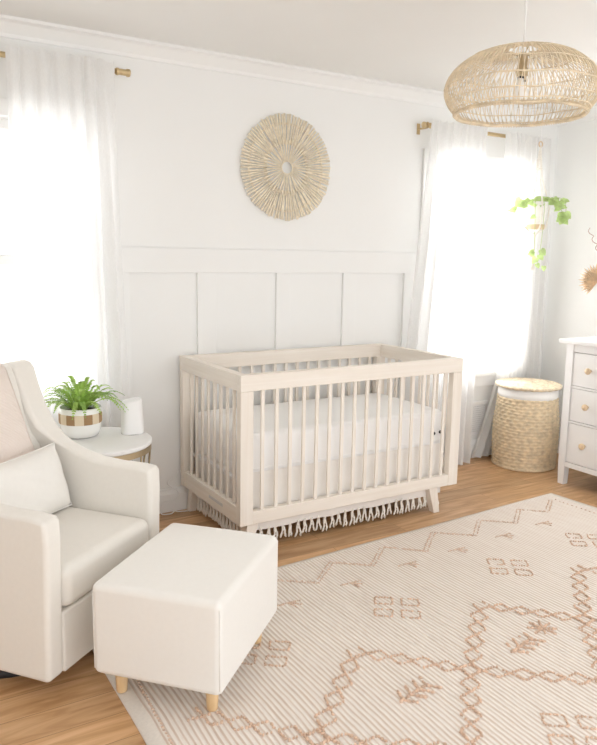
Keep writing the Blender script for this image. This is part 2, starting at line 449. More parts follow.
# ------------------------------------------------------------------ wall medallion of sticks
md = thing('wall_medallion', 'round natural stick sunburst hung on the wall above crib', 'wall decor', (.992, -.012, 1.91))
rnd = random.Random(4)
def stick(name, r0, r1, a, w0, w1, y):
    bm = bmesh.new(); d = V((math.cos(a), 0, math.sin(a))); side = V((-d.z, 0, d.x))
    j = rnd.uniform(-.0015, .0015); m_ = (r0+r1)/2
    tube(bm, [d*r0+V((0, y, 0)), d*m_+side*j+V((0, y, 0)), d*r1+V((0, y+rnd.uniform(-.002, .002), 0))], [w0, (w0+w1)/2, w1], 6)
    return obj(name, bm, M['stick'], md, True)
for i in range(96):
    a = 2*PI*i/96+rnd.uniform(-.008, .008)
    stick('outer_stick', .128, .292+rnd.uniform(-.006, .004), a, .0034, .0066+rnd.uniform(-.0012, .0010), -.010+(.004 if i % 2 else 0))
for i in range(46):
    a = 2*PI*i/46+rnd.uniform(-.02, .02)
    stick('inner_stick', .036, .150+rnd.uniform(-.012, .02), a, .0026, .0054, -.014+(.004 if i % 2 else 0))
bm = bmesh.new(); tube(bm, [(.036*math.cos(t), -.012, .036*math.sin(t)) for t in [2*PI*i/32 for i in range(32)]], .004, 6, True); obj('centre_ring', bm, M['stick'], md, True)
bm = bmesh.new(); tube(bm, [(.14*math.cos(t), -.001, .14*math.sin(t)) for t in [2*PI*i/48 for i in range(48)]], .006, 6, True); tube(bm, [(.24*math.cos(t), -.001, .24*math.sin(t)) for t in [2*PI*i/48 for i in range(48)]], .006, 6, True); obj('backing_hoop', bm, M['stick'], md, True)

# ------------------------------------------------------------------ pendant lamp
PX, PY = 1.038, -1.668
pl = thing('pendant_lamp', 'wide woven rattan pendant lamp hanging from the ceiling', 'lamp', (PX, PY, 0))
bm = bmesh.new(); tube(bm, [(0, 0, H-.02), (0, 0, 2.16)], .0032, 8); obj('cord', bm, M['cable'], pl, True)
obj('ceiling_rose', LA([(0, H-.03), (.03, H-.03), (.055, H-.012), (.06, H), (0, H)], 24), M['white'], pl, True)
sp = [(.062, 2.188), (.10, 2.186), (.155, 2.172), (.205, 2.148), (.25, 2.112), (.282, 2.068), (.295, 2.022), (.291, 1.985), (.274, 1.945), (.250, 1.915)]
ZS = lambda z: 2.19-(2.19-z)*.83
spl = smoothline([(r*.955, 0, ZS(z)) for r, z in sp], 4)
rnd = random.Random(9)
bm = bmesh.new()
def cane(bm, a0, twist, r, jit=.004, off=0.):
    pts = []
    for i, p in enumerate(spl):
        t = i/(len(spl)-1); a = a0+twist*(t-.5)+jit*math.sin(7*t+a0*9)
        pts.append(((p.x+off)*math.cos(a), (p.x+off)*math.sin(a), p.z))
    tube(bm, pts, r, 4, cap=False)
for i in range(92):
    a = 2*PI*i/92; cane(bm, a+rnd.uniform(-.012, .012), .10, .0016)
for i in range(92):
    a = 2*PI*(i+.5)/92; cane(bm, a+rnd.uniform(-.012, .012), -.14, .0015, off=-.003)
shade = obj('shade', bm, M['rattan'], pl, True)
for (r, z, th) in ((.062, 2.188, .005), (.118, 2.181, .002), (.20, 2.150, .0022), (.265, 2.095, .0022), (.295, 2.022, .0026), (.284, 1.965, .002), (.262, 1.928, .002), (.249, 1.912, .0062)):
    bm = bmesh.new()
    z = ZS(z); r *= .955; tube(bm, [(r*math.cos(t), r*math.sin(t), z+.002*math.sin(9*t)) for t in [2*PI*i/64 for i in range(64)]], th, 6, True)
    obj('hoop', bm, M['rattan'], shade, True)
bm = bmesh.new(); n_ = 150                               # wrapped rim
for i in range(n_):
    a = 2*PI*i/n_; c_ = V((.238*math.cos(a), .238*math.sin(a), ZS(1.912))); e = V((math.cos(a), math.sin(a), 0)); tdir = V((-math.sin(a), math.cos(a), 0))
    tube(bm, [c_+e*.0075*math.cos(q)+V((0, 0, .0075*math.sin(q)))+tdir*.004*q/PI for q in (0, PI/2, PI, 1.5*PI, 2*PI)], .002, 4, cap=False)
obj('rim_wrapping', bm, M['rattan'], shade, True)
bm = bmesh.new()                                         # inner lower cone of canes
sk = obj('socket', LA([(0, 2.175), (.014, 2.175), (.018, 2.16), (.018, 2.125), (.022, 2.12), (.022, 2.095), (0, 2.095)], 20), M['palebrass'], pl, True)
for a in (.6, .6+PI):
    d = V((math.cos(a), math.sin(a), 0))
    bm = bmesh.new(); tube(bm, [V((0, 0, 2.125)), d*.018+V((0, 0, 2.10)), d*.024+V((0, 0, 2.085))], [.008, .011, .012], 10); lh = obj('lamp_holder', bm, M['palebrass'], pl, True)
    bm = bmesh.new(); tube(bm, [d*.024+V((0, 0, 2.086)), d*.025+V((0, 0, 2.079))], .0125, 10); obj('holder_ring', bm, M['dark'], lh, True)
    bm = bmesh.new(); lathe(bm, [(0, .0), (.011, 0), (.013, -.02), (.022, -.032), (.025, -.048), (.020, -.064), (.010, -.072), (0, -.073)], 18, (d.x*.026, d.y*.026, 2.08)); obj('bulb', bm, M['bulb'], lh, True)
bm = bmesh.new()
for k in range(3): tube(bm, [(.012*math.cos(k*2.09), .012*math.sin(k*2.09), 2.165), (.062*math.cos(k*2.09), .062*math.sin(k*2.09), 2.186)], .002, 5)
obj('spider_frame', bm, M['palebrass'], pl)

# ------------------------------------------------------------------ crib
CX0, CY0, CL, CW, CH = .334, -.757, 1.380, .737, .876
crib = thing('crib', 'pale washed wood baby crib with slatted sides against back wall', 'crib', (CX0, CY0, 0))
RT, RH, PW, PD = .042, .078, .068, .042       # rail thickness, top rail height, post width and depth
ZB = .150
for (x0, x1, y0, y1) in ((0, PW, 0, PD), (CL-PW, CL, 0, PD), (0, PW, CW-PD, CW), (CL-PW, CL, CW-PD, CW)):
    obj('post', BX(x0, x1, y0, y1, ZB, CH-RH), M['cribz'], crib, bevel=.003)
obj('front_top_rail', BX(0, CL, 0, PD, CH-RH, CH), M['crib'], crib, bevel=.003)
obj('back_top_rail', BX(0, CL, CW-PD, CW, CH-RH, CH), M['crib'], crib, bevel=.003)
obj('side_top_rail', BX(0, PD, PD, CW-PD, CH-RH, CH), M['criby'], crib, bevel=.003)
obj('side_top_rail', BX(CL-PD, CL, PD, CW-PD, CH-RH, CH), M['criby'], crib, bevel=.003)
obj('front_bottom_rail', BX(PW, CL-PW, .003, PD-.003, ZB, .214), M['crib'], crib, bevel=.003)
obj('back_bottom_rail', BX(PW, CL-PW, CW-PD+.003, CW-.003, ZB, .214), M['crib'], crib, bevel=.003)
sr = obj('side_bottom_rail', BX(.003, PD-.003, PD, CW-PD, ZB, .236), M['criby'], crib, bevel=.003)
obj('sticker', BX(.0015, .003, .20, .36, .188, .203), M['sticker'], sr)
obj('side_bottom_rail', BX(CL-PD+.003, CL-.003, PD, CW-PD, ZB, .236), M['criby'], crib, bevel=.003)
for i in range(16):
    x = .126+.0762*i
    for y in (PD/2, CW-PD/2):
        obj('slat', BX(x-.0095, x+.0095, y-.006, y+.006, .21, CH-RH+.004), M['cribz'], crib, bevel=.003)
for i in range(8):
    y = PD+.030+(CW-2*PD-.06)*(i+.5)/8
    for x in (PD/2, CL-PD/2):
        obj('slat', BX(x-.006, x+.006, y-.0095, y+.0095, .232, CH-RH+.004), M['cribz'], crib, bevel=.003)
for sx in (0, 1):
    for sy in (0, 1):
        bm = bmesh.new()
        tx = .075 if sx == 0 else CL-.165; fx = .05 if sx == 0 else CL-.135
        ty = .045 if sy == 0 else CW-.045; fy = .03 if sy == 0 else CW-.03
        q = lambda x, y, z, a: [(x-a, y-a, z), (x+a, y-a, z), (x+a, y+a, z), (x-a, y+a, z)]
        taper(bm, q(fx, fy, 0, .021), q(tx, ty, ZB, .03))
        obj('leg', bm, M['cribz'], crib, bevel=.003)
    # mattress support irons and bolts at each end
    x = PD if sx == 0 else CL-PD-.004
    bm = bmesh.new(); box(bm, x, x+.004, .055, CW-.055, .335, .343); box(bm, x, x+.004, .055, .075, .30, .47); box(bm, x, x+.004, CW-.075, CW-.055, .30, .47)
    obj('support_bracket', bm, M['white'], crib)
obj('mattress_support', BX(PD+.006, CL-PD-.006, .066, CW-.066, .325, .343), M['white'], crib)
for x, z in ((1.231, .452), (1.276, .456)):
    bm = bmesh.new(); lathe(bm, [(0, 0), (.0085, 0), (.0095, .004), (.006, .008), (0, .009)], 14)
    bmesh.ops.transform(bm, matrix=Matrix.Translation((x+.002, .052, z)) @ Matrix.Rotation(PI/2, 4, 'X'), verts=bm.verts[:])
    obj('bolt', bm, M['black'], crib, True)
for x in (1.244, 1.263):
    pass
# hardware plate that carries the two bolts
obj('bolt_plate', BX(1.215, 1.297, .0525, .0555, .437, .47), M['white'], crib, bevel=.001)

# mattress in a fitted sheet
mt = thing('crib_mattress', 'white sheeted mattress lying inside the crib', 'mattress', (CX0, CY0, 0))
bm = BX(PD+.016, CL-PD-.02, .062, CW-.062, .350, .578)
bmesh.ops.bevel(bm, geom=[e for e in bm.edges], offset=.035, segments=4, affect='EDGES', profile=.5)
obj('fitted_sheet', bm, M['sheet'], mt, True)
bm = bmesh.new()
P0 = [(PD+.018, .064), (CL-PD-.022, .064), (CL-PD-.022, CW-.064), (PD+.018, CW-.064)]
pth = []
for i in range(4):
    a, b = V((*P0[i], 0)), V((*P0[(i+1) % 4], 0)); n_ = 40
    for k in range(n_):
        q = a.lerp(b, k/n_); pth.append((q.x, q.y, .404+.003*math.sin(k*1.7)))
tube(bm, pth, .004, 5, True)
obj('elastic_hem', bm, M['sheet'], mt, True)

# skirt with knotted tassel fringe
sk = thing('crib_skirt', 'off white fringed cotton skirt hanging beneath the crib mattress', 'crib skirt', (CX0, CY0, 0))
ysk, xsk = .060, .070
def skf(u, v): return (xsk+(CL-2*xsk)*u, ysk-.003+.006*math.sin(26*u+1)*v+.002*math.sin(60*u)*v, .389-(.389-.092)*v)
obj('front_drop', sheet_grid(skf, 90, 10), M['skirt'], sk, True, recalc=False)
def skl(u, v): return (xsk+.006*math.sin(18*u)*v, ysk+(CW-2*ysk)*u, .389-(.389-.092)*v)
obj('side_drop', sheet_grid(skl, 60, 10), M['skirt'], sk, True, recalc=False)
def skr(u, v): return (CL-xsk+.006*math.sin(18*u)*v, ysk+(CW-2*ysk)*u, .389-(.389-.092)*v)
obj('side_drop', sheet_grid(skr, 60, 10), M['skirt'], sk, True, recalc=False)
obj('deck_cloth', BX(xsk, CL-xsk, ysk, CW-ysk, .345, .348), M['skirt'], sk)
rnd = random.Random(21)
def tassel(x, y, dx, dy):
    bm = bmesh.new()
    ln = rnd.uniform(.066, .084); sp_ = rnd.uniform(.006, .016)
    for s in (-1, 1):
        p = []; 
        for i in range(9):
            t = i/8; w = s*(.002+sp_*t**1.3)+.002*math.sin(t*9+x*40)
            tw = .0015*math.sin(t*26+s)
            p.append((x+dx*(w+tw), y+dy*(w+tw)+.003*math.sin(t*5+y*30)*dx, .094-ln*t))
        tube(bm, p, [.0052+.0009*math.sin(i*2.6) for i in range(7)]+[.0062, .0026], 6)
    tube(bm, [(x, y, .103), (x, y, .097), (x, y, .087)], [.004, .0072, .005], 7)
    obj('tassel', bm, M['cordw'], sk, True)
for i in range(29): tassel(.10+(CL-.2)*i/28+rnd.uniform(-.004, .004), ysk-.002, 1, 0)
for i in range(15): tassel(xsk-.001, .09+(CW-.18)*i/14, 0, 1)

# ------------------------------------------------------------------ armchair (local axes: x to its far arm, y to its back)
chn = V((-.693, -1.478, 0)); ang = math.atan2(.62, .784)
AW = .672
ch = thing('armchair', 'ivory linen glider armchair at the left edge', 'armchair', chn, ang)
side = [(.012, .062), (.006, .30), (.0, .52), (.002, .590), (.014, .606), (.06, .611), (.16, .611), (.25, .617), (.34, .637), (.40, .660), (.445, .688), (.49, .735), (.53, .80), (.56, .875), (.585, .955), (.603, .975), (.63, .982), (.665, .975), (.69, .95), (.695, .88), (.675, .60), (.655, .30), (.64, .09), (.625, .062)]
for (a, b) in ((0, .078), (AW-.078, AW)):
    inner = b if a == 0 else a
    def sidept(p, x):
        if x == inner: t = max(0, min(1, (p[1]-.62)/.16)); x += (1 if a == 0 else -1)*.034*t*t*(3-2*t)
        return (x, p[0], p[1])
    bm = bmesh.new(); prism(bm, side, sidept, a, b)
    obj('side_panel', bm, M['linen'], ch, True, bevel=.018, seg=5, angle=.9)
def backprof(): return [(.43, .33), (.452, .42), (.50, .62), (.555, .80), (.595, .93), (.61, .965), (.635, .975), (.66, .968), (.68, .94), (.67, .60), (.645, .25), (.56, .25)]
bm = bmesh.new(); prism(bm, backprof(), lambda p, x: (x, p[0], p[1]), .076, AW-.076)
obj('backrest', bm, M['linen'], ch, True, bevel=.01, seg=3, angle=.9)
bm = BX(.081, AW-.081, -.004, .46, .276, .420)
obj('seat_cushion', bm, M['linen'], ch, True, bevel=.036, seg=5)
obj('seat_base', BX(.074, AW-.074, .008, .63, .064, .274), M['linen'], ch, True, bevel=.010, seg=3)
bm = LA([(0, .03), (.185, .03), (.215, .022), (.225, .0), (.195, 0), (.18, .012), (0, .012)], 40, (.25, .36, 0)); sb = obj('swivel_base', bm, M['dark'], ch, True)
obj('swivel_column', LA([(0, .03), (.06, .03), (.06, .08), (0, .08)], 24, (.25, .36, 0)), M['dark'], sb, True)

def cushion(name, w, h, t, m, parent, n=22, pinch=.06):
    bm = bmesh.new()
    def pt(u, v, s):
        a, b = 2*u-1, 2*v-1
        e = max(0, (1-abs(a)**3.2)*(1-abs(b)**3.0))**.55
        px = a*w/2*(1-pinch*(1-b*b)*abs(a)**2); py = b*h/2*(1-pinch*(1-a*a)*abs(b)**2)
        wr = .004*math.sin(9*a+4*b)*math.sin(5*b+1)*e
        return (px, s*(t/2*e)+wr, py)
    G = {}
    for s in (-1, 1):
        for i in range(n+1):
            for j in range(n+1):
                bd = i in (0, n) or j in (0, n)
                k = (i, j, 0 if bd else s)
                if k not in G: G[k] = bm.verts.new(pt(i/n, j/n, 0 if bd else s))
        for i in range(n):
            for j in range(n):
                q = [G[(a, b, 0 if (a in (0, n) or b in (0, n)) else s)] for a, b in ((i, j), (i+1, j), (i+1, j+1), (i, j+1))]
                bm.faces.new(q if s < 0 else q[::-1])
    return obj(name, bm, m, parent, True)

Rz = Matrix.Rotation(ang, 4, 'Z')
def cw(x, y, z): return chn+(Rz @ V((x, y, z)))
lp = thing('lumbar_pillow', 'pale rectangular lumbar pillow leaning in the armchair', 'pillow', cw(.315, .388, .550), ang)
q = cushion('cover', .51, .255, .155, M['pillow'], lp)
lp.rotation_euler = (math.radians(-17), math.radians(0), ang)
bm = bmesh.new()
tube(bm, [(a*.255*(1-.06*(1-b*b)), 0, b*.1275*(1-.06*(1-a*a))) for a, b in [(-1+2*i/14, -1) for i in range(14)]+[(1, -1+2*i/8) for i in range(8)]+[(1-2*i/14, 1) for i in range(14)]+[(-1, 1-2*i/8) for i in range(8)]], .0035, 6, True)
obj('piping', bm, M['pillow'], lp, True)

# knitted throw over the back
path = smoothline([(.425, 0, .50), (.470, 0, .60), (.503, 0, .685), (.542, 0, .81), (.580, 0, .925), (.596, 0, .972), (.632, 0, .990), (.678, 0, .982), (.700, 0, .93), (.694, 0, .80), (.686, 0, .62)], 6)
def thr(u, v):
    k = v*(len(path)-1); i = min(int(k), len(path)-2); p = path[i].lerp(path[i+1], k-i)
    right = .535-.03*min(1, v*2)
    x = .115+(right-.115)*u
    bulge = .004*math.sin(u*9+v*3)+.004
    return (x, p.x-bulge, p.z+.002*math.sin(u*7))
tb = thing('throw_blanket', 'blush pink knitted throw draped over the armchair back', 'blanket', chn, ang)
bm = sheet_grid(thr, 40, 60, (1, 2.2))
o = obj('knit_panel', bm, M['knit'], tb, True, recalc=False)
sm = o.modifiers.new('thickness', 'SOLIDIFY'); sm.thickness = .008; sm.offset = 0

# ------------------------------------------------------------------ ottoman
oc = V((-.226, -1.510, 0)); oa = math.radians(42.5); OLX, OLY = .566, .437
ot = thing('ottoman', 'ivory upholstered footstool on wooden legs in front of armchair', 'ottoman', oc, oa)
bm = BX(-OLX/2, OLX/2, -OLY/2, OLY/2, .104, .410)
# slightly crowned top
bmesh.ops.subdivide_edges(bm, edges=bm.edges[:], cuts=7, use_grid_fill=True)
for v_ in bm.verts:
    if v_.co.z > .40: v_.co.z += .012*(1-(2*v_.co.x/OLX)**2)*(1-(2*v_.co.y/OLY)**2)
body = obj('body', bm, M['linen2'], ot, True, bevel=.024, seg=5, angle=.9)
for sx in (-1, 1):
    for sy in (-1, 1):
        bm = bmesh.new(); x, y = sx*(OLX/2-.075), sy*(OLY/2-.06)
        tube(bm, [(x, y, .013), (x, y, .016), (x, y, .10)], [.0155, .0175, .022], 20)
        obj('leg', bm, M['maple'], ot, True)
for sx in (-1, 1):
    for sy in (-1, 1):
        bm = bmesh.new(); tube(bm, [(sx*(OLX/2-.0062), sy*(OLY/2-.0062), .125), (sx*(OLX/2-.0062), sy*(OLY/2-.0062), .385)], .0018, 6)
        obj('corner_seam', bm, M['linen2'], ot, True)

# ------------------------------------------------------------------ side table with its fern and canister
TX, TY, TZ, TR = -.258, -.485, .585, .248
st = thing('side_table', 'round white topped side table with brass wire base', 'table', (TX, TY, 0))
obj('tabletop', LA([(0, TZ-.02), (TR-.004, TZ-.02), (TR, TZ-.016), (TR, TZ-.004), (TR-.004, TZ), (0, TZ)], 64), M['white'], st)
bm = bmesh.new()
pr = [(TR-.006, TZ-.048), (TR-.003, TZ-.048), (TR-.003, TZ-.021), (TR-.006, TZ-.021), (TR-.006, TZ-.048)]
lathe(bm, pr, 64); obj('rim_band', bm, M['palebrass'], st)
bm = bmesh.new(); tube(bm, circle(0, 0, .008, TR-.045, 56), .006, 8, True); obj('base_ring', bm, M['palebrass'], st, True)
for k in range(12):
    a = 2*PI*k/12+.12
    for d in (0, .30):
        bm = bmesh.new(); rt, rb = TR-.008, TR-.045
        tube(bm, [(rt*math.cos(a+d*.5), rt*math.sin(a+d*.5), TZ-.04), (rb*math.cos(a-d*.9), rb*math.sin(a-d*.9), .010)], .0034, 7)
        obj('wire_leg', bm, M['palebrass'], st, True)

fx, fy = -.298, -.385
fp = thing('potted_fern', 'bushy green fern in white pot with woven check band', 'plant', (fx, fy, TZ))
pot = obj('pot', LA([(0, 0), (.058, 0), (.078, .008), (.090, .035), (.094, .07), (.094, .135), (.091, .140), (.087, .136), (.087, .115), (0, .115)], 48), M['ceramic'], fp, True)
obj('woven_band', LA([(.0945, .068), (.0965, .074), (.0965, .108), (.0945, .114)], 48, uv=True), M['band'], fp, True)
obj('soil', LA([(0, .122), (.05, .121), (.086, .116), (.086, .112), (0, .112)], 24), M['soil'], fp, True)
rnd = random.Random(12)
def frond(a, reach, rise, droop, width, m):
    bm = bmesh.new(); n = 22
    d = V((math.cos(a), math.sin(a), 0)); s = V((-d.y, d.x, 0)); sw = rnd.uniform(-.03, .03)
    def pt(t): return d*(.012+reach*(t**.9))+V((0, 0, .118+rise*math.sin(min(t*1.25, 1.6)*PI/2*.9)-droop*t**2.6))+s*sw*t*t
    tube(bm, [pt(i/n) for i in range(n+1)], [.0016*(1-.7*i/n) for i in range(n+1)], 4)
    for i in range(3, n+1):
        t = i/n; p = pt(t); tg = (pt(min(1, t+.02))-pt(t-.02)).normalized(); up = s.cross(tg).normalized()
        if up.z < 0: up = -up
        ln = width*(math.sin(PI*min(1, t*.95+.06))**.7)*rnd.uniform(.85, 1.1)+.003
        for sg in (-1, 1):
            e = (s*sg*.92+tg*.42+up*rnd.uniform(-.25, .10)).normalized()
            h_ = tg*.0034
            v0 = bm.verts.new(p-h_); v1 = bm.verts.new(p+e*ln*.5-h_*1.05+up*.002); v2 = bm.verts.new(p+e*ln); v3 = bm.verts.new(p+e*ln*.5+h_*1.25+up*.002); v4 = bm.verts.new(p+h_)
            bm.faces.new((v0, v1, v2, v3, v4))
    obj('frond', bm, m, fp, recalc=False)
for i in range(46):
    a = 2.399*i+rnd.uniform(-.3, .3); k = i/46
    if k < .45: frond(a, rnd.uniform(.15, .20), rnd.uniform(.07, .12), rnd.uniform(.03, .10), .018, M['fern'] if i % 3 else M['fern2'])
    elif k < .8: frond(a, rnd.uniform(.10, .15), rnd.uniform(.09, .145), rnd.uniform(.0, .04), .0165, M['fern'])
    else: frond(a, rnd.uniform(.03, .07), rnd.uniform(.12, .155), 0, .014, M['fern'])
# three long fronds that arch out to the sides
for a in (PI*1.12, PI*.95, PI*1.75, PI*.22, -.45): frond(a, .205, .10, .09, .0165, M['fern'])

cn = thing('canister', 'small white tapered canister beside the fern pot', 'canister', (-.072, -.435, TZ))
bm = bmesh.new(); R_, n_ = [], 36
prf = [(.0, 0.), (.050, 0), (.0545, .004), (.055, .012), (.0535, .06), (.0495, .12), (.0475, .148), (.0455, .155), (.041, .158), (0, .158)]
lathe(bm, prf, n_)
for v_ in bm.verts:
    if v_.co.z > .10: v_.co.z += v_.co.x*.16*((v_.co.z-.10)/.058)    # sloping top
    a_ = math.atan2(v_.co.y, v_.co.x); f_ = 1+.06*math.cos(4*a_+.8)*-1; v_.co.x *= f_; v_.co.y *= f_
obj('shell', bm, M['plastic'], cn, True)
bm = bmesh.new(); tube(bm, [(p[0], p[1], .0) for p in circle(0, 0, 0, .049, 32)], .003, 6, True); obj('foot_ring', bm, M['groove'], cn)

# ------------------------------------------------------------------ hamper
hx, hy = 2.785, -.300; HR, HHt = .208, .535
hm = thing('hamper', 'tall round woven hamper with lid in the corner', 'basket', (hx, hy, 0))
def hrad(z): return HR*(.955+.07*math.sin(PI*min(1, z/.42)*.75+.25))-.012*max(0, z-.3)/.2
bm = bmesh.new(); nr, nc = 66, 120
rows = []
for i in range(nr+1):
    z = .006+(.492-.006)*i/nr; ring = []
    for j in range(nc):
        a = 2*PI*j/nc
        row = i/3.; k = int(i//3)
        w = math.sin(PI*(i % 3+.0)/3*1.0)
        c_ = math.cos(2*PI*j/ (nc/24)+PI*(k % 2))
        r = hrad(z)+.0075*w*(1.0+.8*c_)+.0015*math.sin(j*1.7+i*2.3)
        ring.append(bm.verts.new((r*math.cos(a), r*math.sin(a), z+.003*math.sin(a*3+k)+.003*c_)))
    rows.append(ring)
for i in range(nr):
    for j in range(nc):
        q = (j+1) % nc; bm.faces.new((rows[i][j], rows[i][q], rows[i+1][q], rows[i+1][j]))
bm.faces.new(rows[0][::-1])
obj('basket_body', bm, M['hya'], hm, True)
obj('lining_band', LA([(hrad(.49)-.012, .47), (hrad(.49)-.001, .488), (hrad(.5)+.007, .498), (hrad(.52)+.008, .515), (hrad(.54)+.007, .545), (hrad(.55), .557), (hrad(.55)-.02, .558)], 60), M['lining'], hm, True)
bm = bmesh.new()                                          # coiled lid
for k in range(15):
    r = .010+k*.0138; tube(bm, [(r*math.cos(t)+.0015*math.sin(t*13+k), r*math.sin(t),   .573+.010*(1-(k/14)**2)+.0025*math.sin(t*17+k*2)) for t in [2*PI*i/48 for i in range(48)]], .0088, 6, True)
lid = obj('lid', bm, M['hyal'], hm, True)
bm = bmesh.new(); tube(bm, [(.210*math.cos(t), .210*math.sin(t), .568+.002*math.sin(t*23)) for t in [2*PI*i/72 for i in range(72)]], .0125, 8, True); obj('lid_rim', bm, M['hyal'], lid, True)
bm = bmesh.new(); tube(bm, [((HR*.985)*math.cos(t), (HR*.985)*math.sin(t), .010) for t in [2*PI*i/64 for i in range(64)]], .010, 8, True); obj('foot_rim', bm, M['hya'], hm, True)

# ------------------------------------------------------------------ dresser (front faces -X)
dx0, dxb, dy1, dy0 = 2.648, 3.15, -.70, -2.30     # front plane, back, far end, near end
dr = thing('dresser', 'white wooden dresser with round pale knobs at right edge', 'dresser', ((dx0+dxb)/2, (dy0+dy1)/2, 0))
ox, oy = (dx0+dxb)/2, (dy0+dy1)/2
def D(x0, x1, y0, y1, z0, z1): return BX(x0-ox, x1-ox, y0-oy, y1-oy, z0, z1)
obj('top', D(dx0-.022, dxb+.005, dy0-.025, dy1+.045, .908, .932), M['white'], dr, bevel=.004)
for (x, y) in ((dx0, dy1), (dx0, dy0+.05), (dxb-.05, dy1), (dxb-.05, dy0+.05)):
    bm = bmesh.new(); a = .050
    taper(bm, [(x+.004-ox, y-a+.004-oy, 0), (x+a-.004-ox, y-a+.004-oy, 0), (x+a-.004-ox, y-.004-oy, 0), (x+.004-ox, y-.004-oy, 0)], [(x-ox, y-a-oy, .14), (x+a-ox, y-a-oy, .14), (x+a-ox, y-oy, .14), (x-ox, y-oy, .14)])
    bmesh.ops.delete(bm, geom=[bm.faces[-1]] if False else [], context='FACES')
    box(bm, x-ox, x+a-ox, y-a-oy, y-oy, .14, .908)
    obj('leg', bm, M['white'], dr)
obj('side_panel', D(dx0+.05, dxb-.05, dy1-.035, dy1-.015, .12, .908), M['white'], dr, bevel=.002)
obj('side_panel', D(dx0+.05, dxb-.05, dy0+.015, dy0+.035, .12, .908), M['white'], dr, bevel=.002)
obj('back_panel', D(dxb-.02, dxb-.01, dy0+.05, dy1-.05, .10, .905), M['white'], dr)
obj('bottom_rail', D(dx0+.004, dx0+.03, dy0+.05, dy1-.05, .118, .150), M['white'], dr, bevel=.002)
obj('top_rail', D(dx0+.004, dx0+.03, dy0+.05, dy1-.05, .858, .908), M['white'], dr, bevel=.002)
obj('cavity_board', D(dx0+.028, dx0+.034, dy0+.05, dy1-.05, .15, .858), M['groove'], dr)
for (z0, z1) in ((.632, .645), (.408, .421)): obj('divider_rail', D(dx0+.004, dx0+.03, dy0+.05, dy1-.05, z0, z1), M['white'], dr, bevel=.001)
ym = (dy0+dy1)/2; obj('centre_stile', D(dx0+.003, dx0+.03, ym-.02, ym+.02, .15, .858), M['white'], dr, bevel=.001)
for (ya, yb) in ((ym+.023, dy1-.053), (dy0+.053, ym-.023)):
    for (z0, z1) in ((.648, .854), (.424, .629), (.154, .405)):
        d_ = obj('drawer', D(dx0+.006, dx0+.026, ya, yb, z0, z1), M['white'], dr, bevel=.002)
        for yk in (yb-.125, ya+.125):
            bm = LA([(0, 0), (.010, 0), (.009, .010), (.014, .014), (.0195, .020), (.020, .028), (.016, .034), (0, .036)], 20)
            bmesh.ops.transform(bm, matrix=Matrix.Translation((dx0+.006-ox, yk-oy, (z0+z1)/2+.003)) @ Matrix.Rotation(-PI/2, 4, 'Y'), verts=bm.verts[:])
            obj('knob', bm, M['knobw'], d_, True)

# dried arrangement on the dresser
vx, vy, DZ = 3.035, -.80, .932
vs = thing('vase', 'blush bottle vase at the far end of the dresser', 'vase', (vx, vy, DZ))
obj('vessel', LA([(0, 0), (.055, 0), (.075, .012), (.088, .05), (.085, .09), (.060, .125), (.030, .15), (.022, .18), (.026, .205), (.022, .207), (.016, .18), (.016, .16), (0, .155)], 36), M['blush'], vs, True)
def fan(name, base, top, r, face, label, n=22, spread=1.75):
    t = thing(name, label, 'dried leaf', base)
    bm = bmesh.new(); p1 = V(top)-V(base); tube(bm, smoothline([(0, 0, 0), p1*.5+V((.004, .004, 0)), p1], 5), .003, 6); obj('stem', bm, M['palm'], t, True)
    bm = bmesh.new(); f = V(face).normalized(); up = (p1.normalized()-f*f.dot(p1.normalized())).normalized(); sd = f.cross(up)
    for i in range(n):
        a = (i/(n-1)-.5)*spread*2; d = up*math.cos(a)+sd*math.sin(a); a2 = spread*1.0/(n-1)
        ln = r*(.86+.14*math.cos(a*.8))*(1 if i % 2 else .93)
        d1 = up*math.cos(a-a2)+sd*math.sin(a-a2); d2 = up*math.cos(a+a2)+sd*math.sin(a+a2)
        o_ = f*(.008 if i % 2 else -.002)
        A = bm.verts.new(p1); B = bm.verts.new(p1+d1*ln*.72-f*.004); Cc = bm.verts.new(p1+d*ln*.75+f*.010); T = bm.verts.new(p1+d*ln); E_ = bm.verts.new(p1+d2*ln*.72-f*.004)
        bm.faces.new((A, B, Cc)); bm.faces.new((B, T, Cc)); bm.faces.new((A, Cc, E_)); bm.faces.new((Cc, T, E_))
    obj('fan_blade', bm, M['palm'], t, recalc=False)
    return t
vt = (vx, vy, DZ+.17)
fan('dried_palm_leaf', vt, (2.945, -.665, 1.285), .125, (-.75, -.65, .1), 'tan dried palm fan standing in the blush vase')
fan('dried_palm_leaf', (vx+.004, vy-.004, DZ+.172), (3.04, -.93, 1.215), .12, (-.7, -.7, .1), 'tan dried palm fan further from the corner in the vase')
tw = thing('curly_twig', 'thin wavy brown twig rising from the blush vase', 'twig', (vx-.004, vy+.004, DZ+.175))
bm = bmesh.new(); pts = []
e_ = V((2.945, -.562, 1.63))-V(tw.location)
for i in range(60):
    t = i/59; pts.append(V((0, 0, .04))*t*(1-t)+e_*t+V((.5, -.6, 0)).normalized()*(.014*math.sin(t*58)*min(1, t*4)*(1-.3*t))+V((0, 0, .004*math.cos(t*58))))
tube(bm, pts, [.0042*(1-.45*i/59) for i in range(60)], 6); obj('stalk', bm, M['twig'], tw, True)

